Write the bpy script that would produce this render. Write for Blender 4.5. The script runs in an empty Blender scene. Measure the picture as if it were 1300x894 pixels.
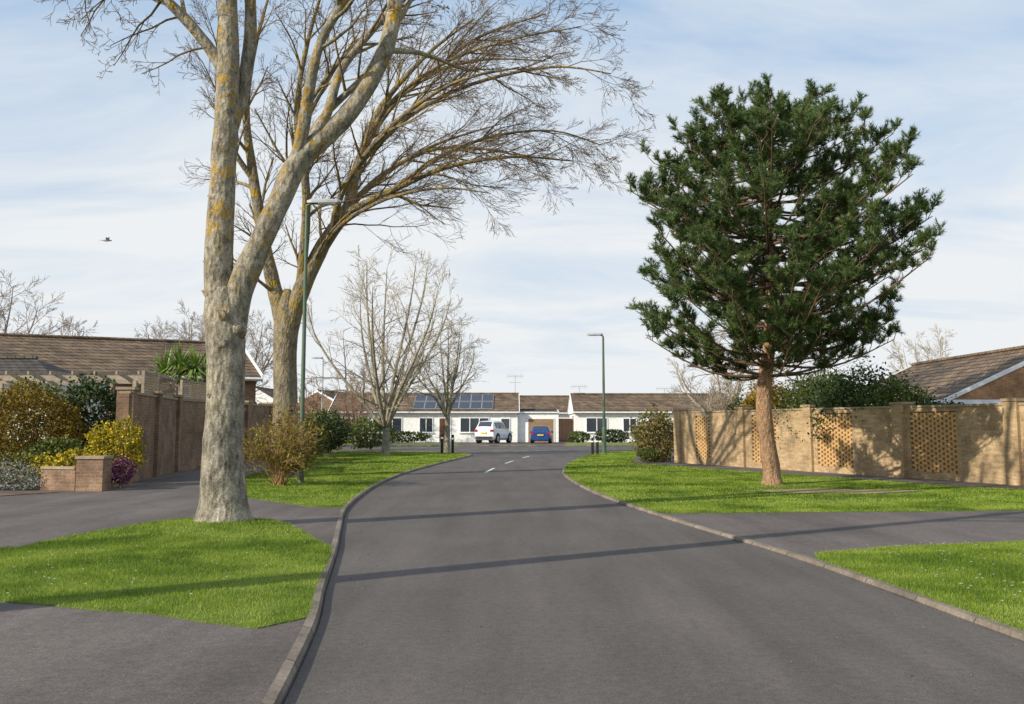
import bpy, bmesh, math, random
import numpy as np
from mathutils import Vector, Matrix, noise
R=random.Random(7); NP=np.random.RandomState(5)
scene=bpy.context.scene
COL=scene.collection
V=Vector
# ------------------------------------------------------------ helpers
def link(o,parent=None):
    COL.objects.link(o)
    if parent: o.parent=parent
    return o
def tag(o,label=None,cat=None,kind=None,group=None):
    if label:o["label"]=label
    if cat:o["category"]=cat
    if kind:o["kind"]=kind
    if group:o["group"]=group
    return o
def empty(name,loc,rot=0,label=None,cat=None,group=None):
    e=bpy.data.objects.new(name,None); e.empty_display_size=.3
    e.location=loc; e.rotation_euler=(0,0,rot); link(e)
    return tag(e,label,cat,None,group)
class MB:
    def __init__(s): s.v=[];s.f=[];s.m=[];s.mi=0
    def face(s,pts):
        b=len(s.v); s.v+= [tuple(p) for p in pts]; s.f.append(tuple(range(b,b+len(pts)))); s.m.append(s.mi)
    def box(s,c,d,M=None):
        b=len(s.v); x,y,z=c; a,bb,cc=d[0]/2,d[1]/2,d[2]/2
        for i in (-1,1):
            for j in (-1,1):
                for k in (-1,1):
                    p=V((i*a,j*bb,k*cc))
                    if M: p=M@p
                    s.v.append((p.x+x,p.y+y,p.z+z))
        for f in ((0,1,3,2),(4,6,7,5),(0,4,5,1),(2,3,7,6),(0,2,6,4),(1,5,7,3)):
            s.f.append(tuple(b+i for i in f)); s.m.append(s.mi)
    def tube(s,pts,rad,n=8,cap=True,jit=0,seed=0):
        pts=[V(p) for p in pts]; L=len(pts); base=len(s.v); a=None
        for i,p in enumerate(pts):
            t=(pts[min(i+1,L-1)]-pts[max(i-1,0)])
            if t.length<1e-7: t=V((0,0,1))
            t.normalize()
            if a is None:
                a=t.cross(V((0,1,0)) if abs(t.y)<.9 else V((1,0,0)))
            a=a-t*a.dot(t)
            if a.length<1e-5: a=t.orthogonal()
            a.normalize(); b=t.cross(a)
            for k in range(n):
                an=2*math.pi*k/n; r=rad[i]
                dv=a*math.cos(an)+b*math.sin(an)
                if jit: r*=1+jit*(noise.noise((p+dv*r)*2.2+V((seed,0,0)))*2+noise.noise((p+dv*r)*7+V((seed,0,3))))
                q=p+dv*r; s.v.append((q.x,q.y,q.z))
        for i in range(L-1):
            for k in range(n):
                k2=(k+1)%n
                s.f.append((base+i*n+k,base+i*n+k2,base+(i+1)*n+k2,base+(i+1)*n+k)); s.m.append(s.mi)
        if cap and n>3:
            s.f.append(tuple(base+k for k in reversed(range(n)))); s.m.append(s.mi)
            s.f.append(tuple(base+(L-1)*n+k for k in range(n))); s.m.append(s.mi)
    def obj(s,name,mats,parent=None,smooth=False,loc=None):
        me=bpy.data.meshes.new(name); me.from_pydata(s.v,[],s.f)
        if not isinstance(mats,(list,tuple)): mats=[mats]
        for m in mats: me.materials.append(m)
        if len(mats)>1: me.polygons.foreach_set('material_index',s.m)
        if smooth: me.polygons.foreach_set('use_smooth',[True]*len(me.polygons))
        me.update(); o=bpy.data.objects.new(name,me)
        if loc: o.location=loc
        return link(o,parent)
def npmesh(name,verts,k,mat,parent=None,rnd=None,smooth=False):
    n=len(verts); nf=n//k
    me=bpy.data.meshes.new(name); me.vertices.add(n); me.vertices.foreach_set('co',np.asarray(verts,np.float32).ravel())
    me.loops.add(n); me.loops.foreach_set('vertex_index',np.arange(n,dtype=np.int32))
    me.polygons.add(nf); me.polygons.foreach_set('loop_start',np.arange(0,n,k,dtype=np.int32))
    me.update(calc_edges=True)
    if rnd is None: rnd=NP.rand(nf)
    at=me.attributes.new('rnd','FLOAT','FACE'); at.data.foreach_set('value',np.asarray(rnd,np.float32))
    me.materials.append(mat); me.validate()
    o=bpy.data.objects.new(name,me)
    return link(o,parent)
def sheet(name,poly,z,mat,skirt=0,kind='structure',cut=None,zf=None):
    bm=bmesh.new()
    vs=[bm.verts.new((p[0],p[1],z)) for p in poly]
    f=bm.faces.new(vs); f.normal_update()
    if f.normal.z<0: f.normal_flip()
    if skirt:
        r=bmesh.ops.extrude_face_region(bm,geom=[f]); 
        nv=[g for g in r['geom'] if isinstance(g,bmesh.types.BMVert)]
        for v in nv: v.co.z=z
        for v in vs: v.co.z=z-skirt
    bmesh.ops.triangulate(bm,faces=bm.faces[:])
    if cut:
        xs=[p[0] for p in poly]; ys=[p[1] for p in poly]
        x=min(xs)
        while x<max(xs):
            x+=cut; bmesh.ops.bisect_plane(bm,geom=bm.verts[:]+bm.edges[:]+bm.faces[:],plane_co=(x,0,0),plane_no=(1,0,0))
        y=min(ys)
        while y<max(ys):
            y+=cut; bmesh.ops.bisect_plane(bm,geom=bm.verts[:]+bm.edges[:]+bm.faces[:],plane_co=(0,y,0),plane_no=(0,1,0))
        for v in bm.verts:
            if v.co.z>z-.001: v.co.z=z+zf(v.co.x,v.co.y)
    bmesh.ops.recalc_face_normals(bm,faces=bm.faces[:])
    me=bpy.data.meshes.new(name); bm.to_mesh(me); bm.free(); me.materials.append(mat)
    o=bpy.data.objects.new(name,me); link(o); o["kind"]=kind
    return o
def catmull(pts,n=6):
    P=[V(p) for p in pts]; out=[]
    for i in range(len(P)-1):
        p0=P[max(i-1,0)];p1=P[i];p2=P[i+1];p3=P[min(i+2,len(P)-1)]
        for j in range(n):
            t=j/n
            out.append(.5*((2*p1)+(p2-p0)*t+(2*p0-5*p1+4*p2-p3)*t*t+(3*p1-p0-3*p2+p3)*t**3))
    out.append(P[-1]); return out
# ------------------------------------------------------------ materials
def newmat(name):
    m=bpy.data.materials.new(name); m.use_nodes=True; nt=m.node_tree
    b=nt.nodes['Principled BSDF']; b.inputs['Specular IOR Level'].default_value=.3
    return m,nt,b
def N(nt,t,**k):
    n=nt.nodes.new(t)
    for a,b in k.items(): setattr(n,a,b)
    return n
def ramp(nt,stops):
    r=N(nt,'ShaderNodeValToRGB'); e=r.color_ramp.elements
    while len(e)<len(stops): e.new(.5)
    for i,(p,c) in enumerate(stops): e[i].position=p; e[i].color=(*c,1)
    return r
def noisetex(nt,vec,scale,detail=5,rough=.6):
    n=N(nt,'ShaderNodeTexNoise'); n.inputs['Scale'].default_value=scale; n.inputs['Detail'].default_value=detail
    n.inputs['Roughness'].default_value=rough; nt.links.new(vec,n.inputs['Vector']); return n
def mixc(nt,fac,a,b,mode='MIX'):
    m=N(nt,'ShaderNodeMix',data_type='RGBA',blend_type=mode)
    for s,v in ((m.inputs[0],fac),(m.inputs[6],a),(m.inputs[7],b)):
        if hasattr(v,'is_output'): nt.links.new(v,s)
        elif isinstance(v,(tuple,list)): s.default_value=(*v,1)
        else: s.default_value=v
    return m.outputs[2]
def bump(nt,b,h,strength,dist=.02):
    n=N(nt,'ShaderNodeBump'); n.inputs['Strength'].default_value=strength; n.inputs['Distance'].default_value=dist
    nt.links.new(h,n.inputs['Height']); nt.links.new(n.outputs[0],b.inputs['Normal'])
def m_noise(name,c1,c2,scale=3,rough=.8,bs=.3,fine=60,c3=None,lo=.35,hi=.65,dist=.01,metal=0):
    m,nt,b=newmat(name); tc=N(nt,'ShaderNodeTexCoord').outputs['Object']
    n1=noisetex(nt,tc,scale); st=[(lo,c1),(hi,c2)]
    if c3: st=[(lo,c1),((lo+hi)/2,c3),(hi,c2)]
    r=ramp(nt,st); nt.links.new(n1.outputs[0],r.inputs[0])
    n2=noisetex(nt,tc,fine,3)
    r2=ramp(nt,[(.3,(.72,.72,.72)),(.7,(1.2,1.2,1.2))]); nt.links.new(n2.outputs[0],r2.inputs[0])
    c=mixc(nt,1.0,r.outputs[0],r2.outputs[0],'MULTIPLY')
    nt.links.new(c,b.inputs['Base Color']); b.inputs['Roughness'].default_value=rough; b.inputs['Metallic'].default_value=metal
    if bs: bump(nt,b,n2.outputs[0],bs,dist)
    return m
def m_plain(name,c,rough=.5,metal=0,spec=.4):
    m,nt,b=newmat(name); tc=N(nt,'ShaderNodeTexCoord').outputs['Object']
    n=noisetex(nt,tc,4,4); r=ramp(nt,[(.3,tuple(x*.85 for x in c)),(.7,tuple(min(1,x*1.08) for x in c))]); nt.links.new(n.outputs[0],r.inputs[0])
    nt.links.new(r.outputs[0],b.inputs['Base Color']); b.inputs['Roughness'].default_value=rough; b.inputs['Metallic'].default_value=metal
    b.inputs['Specular IOR Level'].default_value=spec
    return m
def m_leaf(name,dark,mid,light,trans=.25,ns=1.5):
    m,nt,b=newmat(name); a=N(nt,'ShaderNodeAttribute',attribute_name='rnd')
    tc=N(nt,'ShaderNodeTexCoord').outputs['Object']; n=noisetex(nt,tc,ns,3)
    ad=N(nt,'ShaderNodeMath',operation='ADD'); nt.links.new(a.outputs['Fac'],ad.inputs[0]); nt.links.new(n.outputs[0],ad.inputs[1])
    mu=N(nt,'ShaderNodeMath',operation='MULTIPLY'); nt.links.new(ad.outputs[0],mu.inputs[0]); mu.inputs[1].default_value=.5
    r=ramp(nt,[(.22,dark),(.5,mid),(.8,light)]); nt.links.new(mu.outputs[0],r.inputs[0])
    nt.links.new(r.outputs[0],b.inputs['Base Color']); b.inputs['Roughness'].default_value=.6
    t=N(nt,'ShaderNodeBsdfTranslucent'); nt.links.new(r.outputs[0],t.inputs[0])
    mx=N(nt,'ShaderNodeMixShader'); mx.inputs[0].default_value=trans
    nt.links.new(b.outputs[0],mx.inputs[1]); nt.links.new(t.outputs[0],mx.inputs[2])
    nt.links.new(mx.outputs[0],nt.nodes['Material Output'].inputs[0]); return m
def m_brick(name,c1,c2,mortar,w=.225,h=.075,ms=.01,bs=.5,stain=.5):
    m,nt,b=newmat(name); tc=N(nt,'ShaderNodeTexCoord').outputs['Object']
    sp=N(nt,'ShaderNodeSeparateXYZ'); nt.links.new(tc,sp.inputs[0])
    ad=N(nt,'ShaderNodeMath',operation='ADD'); nt.links.new(sp.outputs[0],ad.inputs[0]); nt.links.new(sp.outputs[1],ad.inputs[1])
    cb=N(nt,'ShaderNodeCombineXYZ'); nt.links.new(ad.outputs[0],cb.inputs[0]); nt.links.new(sp.outputs[2],cb.inputs[1])
    br=N(nt,'ShaderNodeTexBrick'); nt.links.new(cb.outputs[0],br.inputs['Vector'])
    br.inputs['Color1'].default_value=(*c1,1); br.inputs['Color2'].default_value=(*c2,1); br.inputs['Mortar'].default_value=(*mortar,1)
    br.inputs['Scale'].default_value=1; br.inputs['Brick Width'].default_value=w; br.inputs['Row Height'].default_value=h
    br.inputs['Mortar Size'].default_value=ms; br.inputs['Bias'].default_value=0
    n=noisetex(nt,tc,1.3,6); r=ramp(nt,[(.35,(1-stain,)*3),(.65,(1.15,)*3)]); nt.links.new(n.outputs[0],r.inputs[0])
    c=mixc(nt,1.0,br.outputs[0],r.outputs[0],'MULTIPLY')
    n2=noisetex(nt,tc,30,3); r2=ramp(nt,[(.3,(.75,)*3),(.7,(1.2,)*3)]); nt.links.new(n2.outputs[0],r2.inputs[0])
    c=mixc(nt,1.0,c,r2.outputs[0],'MULTIPLY')
    nt.links.new(c,b.inputs['Base Color']); b.inputs['Roughness'].default_value=.85
    inv=N(nt,'ShaderNodeMath',operation='SUBTRACT'); inv.inputs[0].default_value=1; nt.links.new(br.outputs['Fac'],inv.inputs[1])
    bump(nt,b,inv.outputs[0],bs,.01); return m
def m_bark(name,base,pale,dark,lichen,lo=.52,hi=.62,zlo=None,scale=1.0,bs=.8):
    m,nt,b=newmat(name); tc=N(nt,'ShaderNodeTexCoord').outputs['Object']
    mp=N(nt,'ShaderNodeMapping'); mp.inputs['Scale'].default_value=(1,1,.5); nt.links.new(tc,mp.inputs[0]); v=mp.outputs[0]
    n1=noisetex(nt,v,8*scale,9,.8); r=ramp(nt,[(.36,dark),(.48,base),(.60,pale)]); nt.links.new(n1.outputs[0],r.inputs[0])
    n2=noisetex(nt,tc,3.4*scale,10,.8); r2=ramp(nt,[(lo,(0,0,0)),(hi,(1,1,1))]); nt.links.new(n2.outputs[0],r2.inputs[0])
    fac=r2.outputs[0]
    if zlo is not None:
        sp=N(nt,'ShaderNodeSeparateXYZ'); nt.links.new(tc,sp.inputs[0])
        mr=N(nt,'ShaderNodeMapRange'); mr.inputs[1].default_value=zlo; mr.inputs[2].default_value=zlo+3.0; nt.links.new(sp.outputs[2],mr.inputs[0])
        mu=N(nt,'ShaderNodeMath',operation='MULTIPLY'); nt.links.new(fac,mu.inputs[0]); nt.links.new(mr.outputs[0],mu.inputs[1]); fac=mu.outputs[0]
    c=mixc(nt,fac,r.outputs[0],lichen)
    n3=noisetex(nt,tc,40,4,.7); r3=ramp(nt,[(.3,(.5,)*3),(.7,(1.35,)*3)]); nt.links.new(n3.outputs[0],r3.inputs[0])
    c=mixc(nt,1.0,c,r3.outputs[0],'MULTIPLY')
    n6=noisetex(nt,tc,1.1,4); r6=ramp(nt,[(.35,(.74,.75,.75)),(.65,(1.12,1.1,1.05))]); nt.links.new(n6.outputs[0],r6.inputs[0])
    c=mixc(nt,1.0,c,r6.outputs[0],'MULTIPLY')
    nt.links.new(c,b.inputs['Base Color']); b.inputs['Roughness'].default_value=.9
    vo=N(nt,'ShaderNodeTexVoronoi'); vo.inputs['Scale'].default_value=16*scale; nt.links.new(v,vo.inputs['Vector'])
    ad=N(nt,'ShaderNodeMath',operation='ADD'); nt.links.new(n1.outputs[0],ad.inputs[0]); nt.links.new(vo.outputs[0],ad.inputs[1])
    bump(nt,b,ad.outputs[0],bs,.03); return m
def m_asphalt(name,c,var=.2,agg=.35):
    m,nt,b=newmat(name); tc=N(nt,'ShaderNodeTexCoord').outputs['Object']
    n1=noisetex(nt,tc,.35,6,.6); r=ramp(nt,[(.3,tuple(x*(1-var) for x in c)),(.7,tuple(x*(1+var) for x in c))]); nt.links.new(n1.outputs[0],r.inputs[0])
    n2=noisetex(nt,tc,70,2,.8); r2=ramp(nt,[(.3,(1-agg,)*3),(.72,(1+agg*1.5,)*3)]); nt.links.new(n2.outputs[0],r2.inputs[0])
    cc=mixc(nt,1.0,r.outputs[0],r2.outputs[0],'MULTIPLY')
    mp=N(nt,'ShaderNodeMapping'); mp.inputs['Scale'].default_value=(1.6,.16,1); mp.inputs['Rotation'].default_value=(0,0,.12); nt.links.new(tc,mp.inputs[0])
    n4=noisetex(nt,mp.outputs[0],1,4,.6); r4=ramp(nt,[(.35,(.84,)*3),(.65,(1.13,)*3)]); nt.links.new(n4.outputs[0],r4.inputs[0])
    cc=mixc(nt,1.0,cc,r4.outputs[0],'MULTIPLY')
    n8=noisetex(nt,tc,14,6,.75); r8=ramp(nt,[(.35,(.82,)*3),(.65,(1.17,)*3)]); nt.links.new(n8.outputs[0],r8.inputs[0])
    cc=mixc(nt,1.0,cc,r8.outputs[0],'MULTIPLY')
    n5=noisetex(nt,tc,9,3,.6); r5=ramp(nt,[(.68,(0,)*3),(.75,(.8,)*3)]); nt.links.new(n5.outputs[0],r5.inputs[0])
    cc=mixc(nt,r5.outputs[0],cc,tuple(x*.6 for x in c))
    n7=noisetex(nt,tc,38,2,.5); r7=ramp(nt,[(.74,(0,)*3),(.78,(1,)*3)]); nt.links.new(n7.outputs[0],r7.inputs[0])
    cc=mixc(nt,r7.outputs[0],cc,tuple(x*2.2 for x in c))
    nt.links.new(cc,b.inputs['Base Color']); b.inputs['Roughness'].default_value=.9
    bump(nt,b,n2.outputs[0],.4,.008); return m
M_road=m_asphalt('asphalt_road',(.107,.091,.082),.16)
M_path=m_asphalt('asphalt_path',(.118,.098,.088),.25)
M_kerb=m_brick('kerb_stone',(.27,.22,.17),(.21,.17,.135),(.10,.09,.08),w=.9,h=3.0,ms=.012,bs=.3,stain=.45)
M_grassbase=m_noise('grass_soil',(.085,.13,.016),(.15,.22,.03),4,.9,.6,70,dist=.03)
M_ground=m_noise('ground_grass',(.12,.17,.02),(.20,.25,.035),.6,.9,.3,20)
M_blade=m_leaf('grass_blade',(.075,.135,.010),(.20,.29,.022),(.37,.43,.065),.35,.8)
M_white=m_plain('white_render',(.88,.87,.83),.8)
M_upvc=m_plain('white_frame',(.88,.88,.87),.4)
M_glass=m_plain('window_glass',(.045,.055,.07),.08,0,.7)
M_roof=m_brick('roof_tile_brown',(.27,.18,.11),(.17,.115,.075),(.05,.038,.028),w=.3,h=.16,ms=.018,bs=.8,stain=.5)
M_roofd=m_brick('roof_tile_grey',(.12,.10,.08),(.085,.07,.06),(.03,.025,.02),w=.3,h=.13,ms=.018,bs=.8,stain=.35)
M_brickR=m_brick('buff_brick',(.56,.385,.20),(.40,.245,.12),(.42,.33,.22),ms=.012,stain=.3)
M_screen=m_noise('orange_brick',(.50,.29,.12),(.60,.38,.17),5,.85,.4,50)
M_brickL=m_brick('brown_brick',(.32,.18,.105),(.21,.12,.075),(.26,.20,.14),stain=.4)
M_coping=m_noise('coping',(.32,.24,.16),(.40,.31,.21),4,.85,.3,40)
M_green=m_plain('lamp_green_paint',(.085,.13,.08),.5)
M_greylamp=m_plain('lamp_grey',(.42,.43,.44),.45)
M_gull=m_plain('gull_feather',(.5,.5,.5),.8)
M_black=m_plain('black_paint',(.015,.015,.017),.45)
M_wood=m_noise('garden_timber',(.16,.10,.06),(.26,.18,.11),6,.85,.3,50)
M_woodw=m_noise('weathered_timber',(.30,.24,.18),(.42,.35,.27),6,.85,.3,50)
M_mark=m_noise('road_paint',(.5,.5,.48),(.78,.77,.74),14,.7,.2,60)
M_bark1=m_bark('bark_sycamore',(.27,.235,.18),(.45,.40,.32),(.095,.08,.06),(.44,.26,.018),.53,.575,2.4,1,.9)
M_bark2=m_bark('bark_lichen',(.22,.185,.13),(.33,.28,.20),(.08,.065,.045),(.37,.235,.02),.515,.57,2.5,1,.9)
M_bark3=m_bark('bark_pale',(.31,.27,.205),(.41,.36,.285),(.18,.15,.115),(.33,.26,.10),.55,.66)
M_twig1=m_noise('twig_brown',(.10,.065,.035),(.20,.135,.065),3,.85,0,20)
M_twig3=m_noise('twig_pale',(.32,.265,.19),(.44,.375,.28),3,.85,0,20)
M_twigf=m_noise('twig_far',(.27,.22,.175),(.36,.30,.245),3,.85,0,20)
M_pinebark=m_bark('bark_pine',(.33,.195,.115),(.46,.30,.18),(.13,.08,.045),(.42,.23,.11),.52,.62,None,1.3)
M_pinebr=m_noise('pine_branch',(.10,.065,.04),(.18,.11,.065),6,.9,0,30)
M_needle=m_leaf('pine_needle',(.028,.056,.018),(.088,.138,.038),(.21,.26,.085),.25,1.0)
# ------------------------------------------------------------ camera, light, sky
cam=bpy.data.cameras.new('camera'); co=bpy.data.objects.new('camera',cam); link(co)
co.location=(0,0,1.5); co.rotation_euler=(math.radians(96.35),0,0)
cam.sensor_width=36; cam.lens=34.62; cam.shift_y=-.0346; cam.clip_end=5000; cam.clip_start=.05
scene.camera=co
EL=math.radians(26); AZ=V((.82,.57,0)).normalized()
sd=V((AZ.x*math.cos(EL),AZ.y*math.cos(EL),-math.sin(EL)))
sun=bpy.data.lights.new('sun','SUN'); sun.energy=5.0; sun.angle=math.radians(.5); sun.color=(1,.93,.79)
so=bpy.data.objects.new('sun',sun); so.rotation_euler=sd.to_track_quat('-Z','Y').to_euler(); link(so)
w=bpy.data.worlds.new('World'); scene.world=w; w.use_nodes=True; nt=w.node_tree; bg=nt.nodes['Background']
sky=N(nt,'ShaderNodeTexSky'); sky.sky_type='NISHITA'; sky.sun_disc=False; sky.sun_elevation=EL
sky.sun_rotation=math.atan2(-AZ.x,-AZ.y)%(2*math.pi); sky.air_density=1.0; sky.dust_density=1.2; sky.ozone_density=1.5
tc=N(nt,'ShaderNodeTexCoord').outputs['Generated']; sp=N(nt,'ShaderNodeSeparateXYZ'); nt.links.new(tc,sp.inputs[0])
ad=N(nt,'ShaderNodeMath',operation='ADD'); nt.links.new(sp.outputs[2],ad.inputs[0]); ad.inputs[1].default_value=.18
dx=N(nt,'ShaderNodeMath',operation='DIVIDE'); nt.links.new(sp.outputs[0],dx.inputs[0]); nt.links.new(ad.outputs[0],dx.inputs[1])
dy=N(nt,'ShaderNodeMath',operation='DIVIDE'); nt.links.new(sp.outputs[1],dy.inputs[0]); nt.links.new(ad.outputs[0],dy.inputs[1])
cb=N(nt,'ShaderNodeCombineXYZ'); nt.links.new(dx.outputs[0],cb.inputs[0]); nt.links.new(dy.outputs[0],cb.inputs[1])
mp=N(nt,'ShaderNodeMapping'); mp.inputs['Scale'].default_value=(.55,1.1,1); mp.inputs['Rotation'].default_value=(0,0,.35); nt.links.new(cb.outputs[0],mp.inputs[0])
n1=noisetex(nt,mp.outputs[0],1.3,9,.58); n1.inputs['Distortion'].default_value=.5
r1=ramp(nt,[(.38,(.0,)*3),(.70,(.8,)*3)]); nt.links.new(n1.outputs[0],r1.inputs[0])
hz=N(nt,'ShaderNodeMapRange'); hz.inputs[1].default_value=.0; hz.inputs[2].default_value=.42; hz.inputs[3].default_value=.9; hz.inputs[4].default_value=.05
nt.links.new(sp.outputs[2],hz.inputs[0])
mxx=N(nt,'ShaderNodeMath',operation='ADD',use_clamp=True); nt.links.new(r1.outputs[0],mxx.inputs[0]); nt.links.new(hz.outputs[0],mxx.inputs[1])
skb=mixc(nt,.8,sky.outputs[0],(2.5,3.8,5.5))
c=mixc(nt,mxx.outputs[0],skb,(5.75,5.95,6.1))
nt.links.new(c,bg.inputs[0]); bg.inputs[1].default_value=.148
scene.view_settings.view_transform='Standard'; scene.view_settings.look='None'; scene.view_settings.exposure=0
# ------------------------------------------------------------ roads and ground
tag(sheet('ground',[(-1500,-300),(1500,-300),(1500,2500),(-1500,2500)],-.03,M_ground))
LK=[(-.4,-8),(-.8,0),(-1.1,4),(-1.43,7.4),(-1.70,9.25),(-2.09,12.1),(-2.53,15),(-2.91,17.6),(-3.15,20.3),(-3.36,24.3),(-3.42,28),(-3.33,32.4),(-2.84,40),(-2.13,49),(-2.1,52),(-3,55),(-6,57.6),(-12,59.5),(-60,62)]
RK=[(4.4,-8),(4.1,0),(3.8,4),(3.53,7.4),(3.4,9.3),(3.15,11.8),(2.62,15.2),(2.2,18.4),(1.87,21.5),(1.65,25.2),(1.55,30),(1.68,33.5),(2.15,39),(2.8,44),(3.6,49),(5.0,55),(8,60),(13,62.3),(60,64)]
LKs=[(p.x,p.y) for p in catmull([V((a,b,0)) for a,b in LK],6)]
RKs=[(p.x,p.y) for p in catmull([V((a,b,0)) for a,b in RK],6)]
sheet('road',LKs+[(-60,73),(60,75)]+RKs[::-1],0,M_road)
def offs(line,d):
    out=[]
    for i,p in enumerate(line):
        a=V(line[max(i-1,0)]);b=V(line[min(i+1,len(line)-1)]);t=(b-a).normalized()
        n=V((-t.y,t.x)); out.append((p[0]+n.x*d,p[1]+n.y*d))
    return out
def kerb(name,line,side,drops,hi=.052,lo=.045,w=.095):
    inner=line; outer=offs(line,side*w); mid=offs(line,side*.03)
    mb=MB(); n=len(line)
    def hh(y):
        h=hi
        for a,b in drops:
            t=min(max((y-a)/.9,0),1)*min(max((b-y)/.9,0),1)
            h=hi+(lo-hi)*t
            if t>0: return h
        return h
    for i in range(n):
        h=hh(line[i][1])+.003*noise.noise(V((line[i][0],line[i][1],0)))
        for q,z in ((inner[i],-.03),(mid[i],h),(outer[i],h+.002),(outer[i],-.03)): mb.v.append((q[0],q[1],z))
    for i in range(n-1):
        for k in range(3):
            a=i*4+k; f=(a,a+4,a+5,a+1)
            mb.f.append(f if side>0 else f[::-1]); mb.m.append(0)
    o=mb.obj(name,M_kerb); o["kind"]="structure"; return o
def dens(line,step=.45):
    out=[line[0]]
    for a,b in zip(line,line[1:]):
        L=math.dist(a,b); k=max(1,int(L/step))
        for j in range(1,k+1): out.append((a[0]+(b[0]-a[0])*j/k,a[1]+(b[1]-a[1])*j/k))
    return out
kerb('kerb',dens(LKs),1,[(12.6,17.9)]); kerb('kerb',dens(RKs),-1,[(11.2,16.9)])
sheet('pavement',offs(LKs,.09)+[(-60,-8)],.038,M_path); sheet('pavement',offs(RKs,-.09)[::-1]+[(60,-8)][::-1],.038,M_path)
sheet('pavement',[(-60,73.2),(60,75.2),(60,110),(-60,110)],.038,M_path)
mb=MB()
mb.v+= [(-60,73,-.03),(60,75,-.03),(60,75,.1),(-60,73,.1),(60,75.15,.1),(-60,73.15,.1),(60,75.15,-.03),(-60,73.15,-.03)]
mb.f+= [(0,1,2,3),(3,2,4,5),(5,4,6,7)]; mb.m+=[0]*3
mb.obj('kerb',M_kerb)["kind"]="structure"
def cl(y):
    def at(l):
        for a,b in zip(l,l[1:]):
            if a[1]<=y<=b[1]: return a[0]+(b[0]-a[0])*(y-a[1])/(b[1]-a[1]+1e-9)
        return l[-1][0]
    return at(LKs)*.5+at(RKs)*.5
for a,b in ((32.5,35.8),(40.2,43.2),(47.2,50)):
    mb=MB(); ys=np.linspace(a,b,6)
    for y0,y1 in zip(ys,ys[1:]):
        mb.face([(cl(y0)-.05,y0,.004),(cl(y0)+.05,y0,.004),(cl(y1)+.05,y1,.004),(cl(y1)-.05,y1,.004)])
    mb.obj('road_marking',M_mark)["kind"]="structure"
for i in range(5):
    mb=MB(); y=60.3+i*.1; x=-1.2+i*1.3
    mb.face([(x,y,.004),(x+.8,y,.004),(x+.8,y+.2,.004),(x,y+.2,.004)]); mb.obj('road_marking',M_mark)["kind"]="structure"
# verges
LKo=offs(LKs,.075); RKo=offs(RKs,-.075)
def seg(line,a,b): return [p for p in line if a<=p[1]<=b]
ZV=.046
def moundL(x,y): return .09*math.exp(-((x+4.3)**2+(y-14.5)**2)/1.2)+.03*math.exp(-((x+3.8)**2+(y-11)**2)/3)+.006*noise.noise(V((x,y,0))*2)
def flat0(x,y): return .005*noise.noise(V((x,y,3))*.8)
def wob(poly,a=.05):
    out=[]
    for i,p in enumerate(poly):
        q=poly[(i+1)%len(poly)]; L=math.dist(p,q); out.append(p)
        if L>.9 and L<14:
            k=int(L/.45)
            for j in range(1,k):
                x=p[0]+(q[0]-p[0])*j/k; y=p[1]+(q[1]-p[1])*j/k
                out.append((x+a*noise.noise(V((x*2,y*2,0)))*1.6,y+a*noise.noise(V((x*2,y*2,9)))*1.6))
    return out
polyL1=wob(seg(LKo,7.5,12.2)+[(-2.5,12.8),(-3.05,14.2),(-3.6,15.1),(-4.3,15.6),(-5.1,15.5),(-5.9,13.4),(-5.9,12.1),(-7.5,11.3),(-12,10.8),(-12,9.6),(-4.3,8.45),(-2.8,7.9),(-1.85,7.35)])
polyL2=wob(seg(LKo,18.0,51)+[(-2.6,53),(-3.6,55),(-6.5,57),(-10,58),(-9.2,47),(-8.6,38),(-8.1,32),(-7.75,29),(-7.2,25),(-6.2,21.6),(-5.5,20.6),(-3.7,18.2)])
polyR1=wob(seg(RKo,16.8,55)+[(6.8,58.5),(8.3,58),(6.4,50),(5.0,42),(4.9,39.3),(7.9,31.5),(10.9,24),(14,20.5),(20,19.5),(20,17.6),(8.85,17.4),(5.5,17.1)])
polyR2=wob([(4.25,0)]+seg(RKo,1,11.2)+[(3.5,11.6),(4.6,12.2),(6.5,12.75),(10,13.6),(14,14.2),(14,0)])
sheet('grass_verge',polyL1,ZV,M_grassbase,.06,cut=.4,zf=moundL);sheet('grass_verge',polyL2,ZV,M_grassbase,.06,cut=2,zf=flat0)
sheet('grass_verge',polyR1,ZV,M_grassbase,.06,cut=2,zf=flat0);sheet('grass_verge',polyR2,ZV,M_grassbase,.06,cut=1,zf=flat0)
far1=[(-30,75),(-4.2,75.6),(-4.2,83),(-30,82)]; far2=[(4.2,76),(40,76.5),(40,87),(4.6,86)]
sheet('front_lawn',far1,.08,M_ground,.04); sheet('front_lawn',far2,.08,M_ground,.04)
sheet('driveway',[(-18,19.6),(-10.9,20.6),(-10.0,22.3),(-18,22.5)],.05,m_brick('brown_paving',(.24,.15,.10),(.17,.11,.08),(.08,.07,.06),w=.2,h=.1))
def inpoly(X,Y,poly):
    c=np.zeros(len(X),bool); n=len(poly); j=n-1
    for i in range(n):
        xi,yi=poly[i];xj,yj=poly[j]
        if yi!=yj:
            m=((yi>Y)!=(yj>Y))&(X<(xj-xi)*(Y-yi)/(yj-yi)+xi); c^=m
        j=i
    return c
SX,SY=7.1,22.3
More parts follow.
